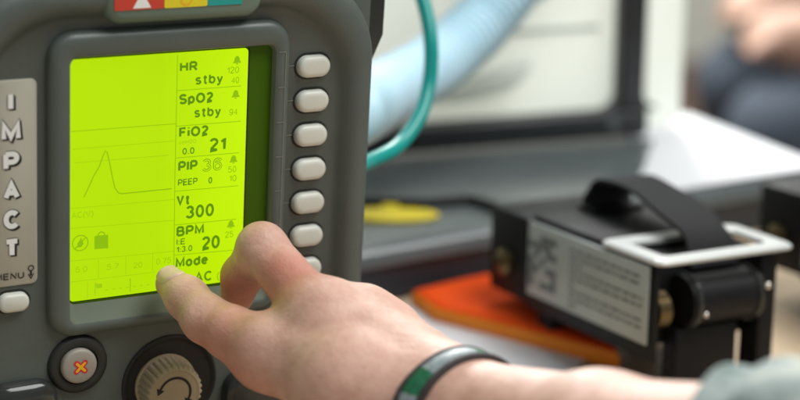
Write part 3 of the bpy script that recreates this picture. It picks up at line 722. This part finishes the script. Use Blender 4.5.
cone('W1', 'F1', 17, 24, 12); cone('W2', 'F2', 18, 27, 12); cone('F1', 'F2', 24, 27, 10); cone('F1', 'E1', 24, 30, 10); cone('F2', 'E2', 27, 33, 10)
for a, b in (('I0', 'D1'), ('D1', 'D2'), ('D2', 'D3'), ('D3', 'D4'), ('D4', 'W1'), ('D2', 'W1'), ('D1', 'W1')): cone(a, b, 12, 16 if b == 'W1' else 12, 8)
# extensor tendons and knuckle heads on the back of the hand
up_ = np.array([0, -.35, .75])
for a, r_ in (('I', 2.4), ('M', 2.4)):
    p0 = J[{'I': 'D1', 'M': 'D2'}[a]] + up_ * .0118; p1 = J['W1'] + up_ * .0145
    cone(p0, p1, r_, 2.2, 9)
cone(J['T2'] + np.array([-.004, -.004, .010]), J['T3'] + np.array([.0, -.006, .016]), 3, 2.5, 9)
# creases
def crease(p, q, c, n, r=.5, depth=.0002):
    """a fine groove across the skin: marched from outside along -n at points between p and q"""
    pts = []
    for i in range(n):
        t = i / (n - 1); b = p + (q - p) * t
        h = Fh.march(b + c * .02, -c)
        if h is not None: pts.append(h + c * depth)
    for a, b in zip(pts, pts[1:]): Fh.cone(a, b, r * .001, r * .001, .0012, True)
tw = np.array(-FW) * .8 + np.array(UP) * .5; tw /= np.linalg.norm(tw)
ax = J['T1b'] - J['T0b']; ax /= np.linalg.norm(ax); cr = np.cross(ax, tw); cr /= np.linalg.norm(cr)
for o_, hw in ((-.0035, .0055), (-.0008, .0075), (.002, .0075), (.005, .005)):
    b = J['T1'] + ax * o_; crease(b - cr * hw, b + cr * hw + ax * .0006, tw, 7, .55)
b = J['T0b'] - ax * .001
ix = J['I1'] - J['I0']; ix /= np.linalg.norm(ix); iu = np.array([.25, -.75, .6]); iu /= np.linalg.norm(iu); icr = np.cross(ix, iu); icr /= np.linalg.norm(icr)
for o_, hw in ((-.007, .005), (-.0035, .0065), (0.0, .006)):
    b = J['I1'] + ix * o_; crease(b - icr * hw, b + icr * hw, iu, 7, .5)
# web fold between thumb and finger
SKIN_RED = [(tuple(J['I1'] * .6 + J['I0'] * .4 + np.array([.002, -.010, .002])), .024, .6), (tuple(J['T0']), .013, .25), (tuple(J['I2']), .026, .6), (tuple(J['T1b'] + np.array([.0, -.006, -.006])), .032, .5), (tuple(J['M0']), .02, .25), (tuple(J['T2'] + np.array([.0, -.008, -.010])), .026, .35), (tuple(J['R0']), .018, .25)]
skin_m = skin()
pr = empty('person', J['W1'] - np.array([0, 0, 0]))
tag(pr, 'bare hand with beaded wristband and pale camouflage sleeve pressing the lit screen', 'person')
def pin(o):
    o.parent = pr; o.matrix_parent_inverse = Matrix.Translation(-Vector(pr.location)); return o
hand = pin(obj('body', Fh.mesh('body'), skin_m, None, 180))

# thumb nail: follows the skin, slightly proud
nail_m = mat('nail', (.68, .46, .38), .2, var=.05, vscale=200, spec=.6, coat=.3)
nd = J['T0'] - J['T1']; nd /= np.linalg.norm(nd)
nn = np.array(-FW) * .62 + np.array(UP) * .62 + np.array(RX) * .10; nn -= nd * (nn @ nd); nn /= np.linalg.norm(nn); nside = np.cross(nd, nn)
bm = bmesh.new(); G = 14; grid = []
nc = J['T0'] - nd * .0005
for i in range(G + 1):
    row = []
    for j in range(G + 1):
        u = (i / G * 2 - 1); v = (j / G * 2 - 1)
        # superellipse outline
        rr = max(abs(u), abs(v)); 
        if rr > 0:
            ln = (abs(u) ** 3.2 + abs(v) ** 3.2) ** (1 / 3.2); u2, v2 = u * rr / ln, v * rr / ln
        else: u2 = v2 = 0
        b = nc + nd * (u2 * .0066) + nside * (v2 * .0064)
        edge = max(abs(u), abs(v))
        h = Fh.march(b + nn * .02, -nn, level=.0009 * (1 - edge ** 10) + (.0006 if u > .6 else 0))
        row.append(bm.verts.new(h if h is not None else b))
    grid.append(row)
for i in range(G):
    for j in range(G): bm.faces.new((grid[i][j], grid[i + 1][j], grid[i + 1][j + 1], grid[i][j + 1]))
pin(obj('thumbnail', bm, nail_m, None, 180))

# wristband: rows of beads woven in a band, green centre, pale ends, dark cord edges
wc = (J['W1'] + J['W2']) / 2 + (J['F1'] - J['W1']) * .10
wax = (J['F1'] + J['F2']) / 2 - (J['W1'] + J['W2']) / 2; wax /= np.linalg.norm(wax)
wax = wax + np.array([.10, -.62, .22]); wax /= np.linalg.norm(wax)
wu = np.cross(wax, np.array([0, 0, 1.])); wu /= np.linalg.norm(wu); wv = np.cross(wu, wax)
green_m = mat('green_beads', (.012, .13, .06), .35, bump=.8, bscale=500, var=.3, vscale=400)
pale_m = mat('pale_beads', (.24, .29, .30), .35, bump=.8, bscale=500, var=.2, vscale=400)
cord_m = mat('dark_cord', (.025, .018, .018), .6, bump=.4, var=.2)
NB = 96; rowsW = [-.0048, -.0042, -.0015, .0015, .0042, .0048]
def bandpt(a, off, lev):
    d = wu * math.cos(a) + wv * math.sin(a); o_ = wc + wax * off
    h = Fh.march(o_ + d * .06, -d, level=lev, tmax=.06)
    return Vector(h if h is not None else o_ + d * .022)
bm = bmesh.new(); R_ = []
for i in range(NB):
    a = 2 * math.pi * i / NB
    R_.append([bm.verts.new(bandpt(a, rowsW[k], (.0003, .0016, .0021, .0021, .0016, .0003)[k])) for k in range(6)])
vis = Vector(-np.array(FW))
for i in range(NB):
    a_ = R_[i]; b_ = R_[(i + 1) % NB]
    for k in range(5):
        f = bm.faces.new((a_[k], b_[k], b_[k + 1], a_[k + 1])); ang = (360 * (i + .5) / NB) % 360
        f.material_index = 0 if ((ang // 26) % 3 == 1) else 1
band = pin(obj('wristband', bm, [green_m, pale_m], None, 180))
for off in (-.0050, .0056):
    bm = bmesh.new(); ps = [bandpt(2 * math.pi * i / NB, off, .0009) for i in range(NB)]
    tube(bm, ps + [ps[0]], .0013 if off < 0 else .0019, 10, cap=False)
    c_ = obj('cord_edge', bm, cord_m, None, 180); c_.parent = band

# sleeve
def camo():
    m, n, l = nt('camouflage_cloth'); b = n['Principled BSDF']; b.inputs['Roughness'].default_value = .85
    tc = n.new('ShaderNodeTexCoord')
    q_ = n.new('ShaderNodeVectorMath'); q_.operation = 'SNAP'; q_.inputs[1].default_value = (.0022, .0022, .0022); l.new(tc.outputs['Object'], q_.inputs[0])
    z1 = n.new('ShaderNodeTexNoise'); z1.inputs['Scale'].default_value = 30; z1.inputs['Detail'].default_value = 3; l.new(q_.outputs[0], z1.inputs['Vector'])
    rp = n.new('ShaderNodeValToRGB'); e = rp.color_ramp; e.interpolation = 'CONSTANT'
    e.elements[0].color = (.11, .16, .15, 1); e.elements[1].position = .47; e.elements[1].color = (.29, .34, .33, 1)
    x = e.elements.new(.57); x.color = (.40, .43, .39, 1); x = e.elements.new(.38); x.color = (.22, .27, .26, 1)
    l.new(z1.outputs['Fac'], rp.inputs['Fac']); l.new(rp.outputs['Color'], b.inputs['Base Color'])
    w = n.new('ShaderNodeTexNoise'); w.inputs['Scale'].default_value = 900; l.new(tc.outputs['Object'], w.inputs['Vector'])
    bp = n.new('ShaderNodeBump'); bp.inputs['Strength'].default_value = .4; bp.inputs['Distance'].default_value = .0006; l.new(w.outputs['Fac'], bp.inputs['Height']); l.new(bp.outputs['Normal'], b.inputs['Normal'])
    return m
sA = (J['F1'] + J['F2']) / 2; sB = (J['E1'] + J['E2']) / 2; sd = sB - sA; SL = np.linalg.norm(sd); sd /= SL
su = np.cross(sd, np.array([0, 0, 1.])); su /= np.linalg.norm(su); sv = np.cross(su, sd)
bm = bmesh.new(); rings = []; NS = 64
steps = [(.060, .0390), (.059, .0405), (.0605, .042), (.066, .0423), (.072, .0417), (.074, .0423)] + [(.074 + .006 * i, .0435 + .0022 * math.sin(i * .9) + .00025 * i) for i in range(1, 28)]
for k, (s, r_) in enumerate(steps):
    ring = []
    for i in range(NS):
        a = 2 * math.pi * i / NS
        fold = (.0016 * math.sin(3 * a + s * 90) + .0011 * math.sin(7 * a - s * 150)) * min(1, max(0, (s - .06) / .03))
        p = sA + sd * (s + .004 * math.sin(a * 2)) + (su * math.cos(a) + sv * math.sin(a)) * (r_ + fold)
        ring.append(bm.verts.new(p))
    rings.append(ring)
for a, b in zip(rings, rings[1:]):
    for i in range(NS): bm.faces.new((a[i], a[(i + 1) % NS], b[(i + 1) % NS], b[i]))
bm.faces.new(rings[-1])
pin(obj('sleeve', bm, camo(), None, 60))

# ================================================================== BACKGROUND
# person sitting on a stool, leaning forward with the forearms on the thighs, far out of focus
PY = 2.52
Fb = Field((.26, PY - .40, FLOOR - .02), (1.12, PY + .40, .66), .008)
def bc(a, b, ra, rb, k=.03): Fb.cone((a[0], PY + a[1], a[2]), (b[0], PY + b[1], b[2]), ra, rb, k)
bc((.93, -.09, -.20), (.93, .09, -.20), .115, .115); bc((.92, 0, -.18), (.80, 0, .06), .135, .135, .06); bc((.80, -.05, .05), (.71, -.06, .22), .12, .10, .06); bc((.80, .05, .05), (.71, .06, .22), .12, .10, .06)
bc((.68, -.15, .26), (.68, .15, .26), .07, .07); bc((.67, 0, .29), (.60, 0, .39), .058, .052)
bc((.565, 0, .46), (.55, 0, .45), .088, .085); bc((.51, 0, .40), (.495, 0, .37), .055, .04); bc((.468, 0, .425), (.458, 0, .405), .011, .015, .012)
for s_ in (-1, 1):
    bc((.555, s_ * .085, .44), (.56, s_ * .088, .415), .012, .012, .01)
    bc((.69, s_ * .19, .24), (.70, s_ * .20, .00), .056, .048); bc((.70, s_ * .20, .00), (.71, s_ * .17, -.085), .047, .042)
    bc((.71, s_ * .17, -.085), (.53, s_ * .105, -.098), .043, .033); bc((.53, s_ * .105, -.098), (.485, s_ * .09, -.100), .033, .034)
    for f_ in range(4): bc((.48, s_ * (.075 + .018 * f_), -.100), (.452 + .004 * abs(f_ - 1.5), s_ * (.07 + .02 * f_), -.116), .011, .009, .008)
    bc((.50, s_ * .065, -.096), (.468, s_ * .045, -.106), .012, .010, .01)
    bc((.93, s_ * .09, -.215), (.50, s_ * .13, -.222), .095, .070); bc((.50, s_ * .13, -.222), (.53, s_ * .13, -.70), .064, .042); bc((.53, s_ * .13, -.745), (.39, s_ * .14, -.765), .042, .034)
def bodymats():
    m, n, l = nt('distant_skin'); b = n['Principled BSDF']; b.inputs['Base Color'].default_value = (.56, .34, .25, 1); b.inputs['Roughness'].default_value = .5; return m
pb = empty('person', (.93, PY, FLOOR))
tag(pb, 'blurred person in slate trousers sitting behind the table with forearm on the thigh', 'person')
bm = Fb.mesh('body')
me_m = [bodymats(), mat('black_shirt', (.012, .012, .014), .8, var=.1), mat('slate_trousers', (.062, .078, .105), .85, var=.1), mat('dark_shoe', (.02, .02, .02), .6)]
for f in bm.faces:
    c = f.calc_center_median(); x, z = c.x, c.z
    if z < -.735: f.material_index = 3
    elif z < -.135 or (x > .78 and z < -.10): f.material_index = 2
    elif z > .325 and x < .66: f.material_index = 0
    elif x < .655 and z < .02: f.material_index = 0
    elif z < .0 and abs(c.y - PY) > .125 and x < .765: f.material_index = 0
    else: f.material_index = 1
def pinb(o): o.parent = pb; o.matrix_parent_inverse = Matrix.Translation(-Vector(pb.location)); return o
pinb(obj('body', bm, me_m, None, 180))
Fc = Field((.42, PY - .16, .34), (.72, PY + .16, .62), .007)
for a, b, ra, rb in (((.59, 0, .49), (.60, 0, .46), .092, .086), ((.53, -.03, .52), (.53, .03, .52), .05, .05)): Fc.cone((a[0], PY + a[1], a[2]), (b[0], PY + b[1], b[2]), ra, rb, .02)
pinb(obj('hair', Fc.mesh('hair'), mat('black_hair', (.012, .011, .010), .55), None, 180))

# ================================================================== LIGHT
W = bpy.data.worlds.new('World'); S.world = W; W.use_nodes = True
W.node_tree.nodes['Background'].inputs['Color'].default_value = (.95, 1.0, .99, 1); W.node_tree.nodes['Background'].inputs['Strength'].default_value = .25
def area(name, loc, target, size, power, col=(1, 1, 1)):
    li = bpy.data.lights.new(name, 'AREA'); li.shape = 'RECTANGLE'; li.size, li.size_y = size; li.energy = power; li.color = col
    o = bpy.data.objects.new(name, li); COL.objects.link(o); o.location = loc
    o.rotation_euler = (Vector(target) - Vector(loc)).to_track_quat('-Z', 'Y').to_euler(); return o
area('unseen_lamp', (.85, .76, 1.62), (.12, 1.05, 0), (1.4, .9), 34, (1, 1, .985))
area('unseen_lamp', (-.1, 2.75, .95), (.08, 1.42, .15), (.8, .6), 36, (.98, 1, .98))  # added low behind the panel so the white board is lit through
area('unseen_lamp', (.3, 3.3, 2.4), (.75, 4.6, -.4), (1.6, 1.2), 100, (1, .99, .95))  # unseen lamp added to brighten the far wall and floor
S.view_settings.view_transform = 'Standard'; S.view_settings.look = 'None'; S.view_settings.exposure = 0; S.view_settings.gamma = 1
S.cycles.use_denoising = True
S.cycles.max_bounces = 8
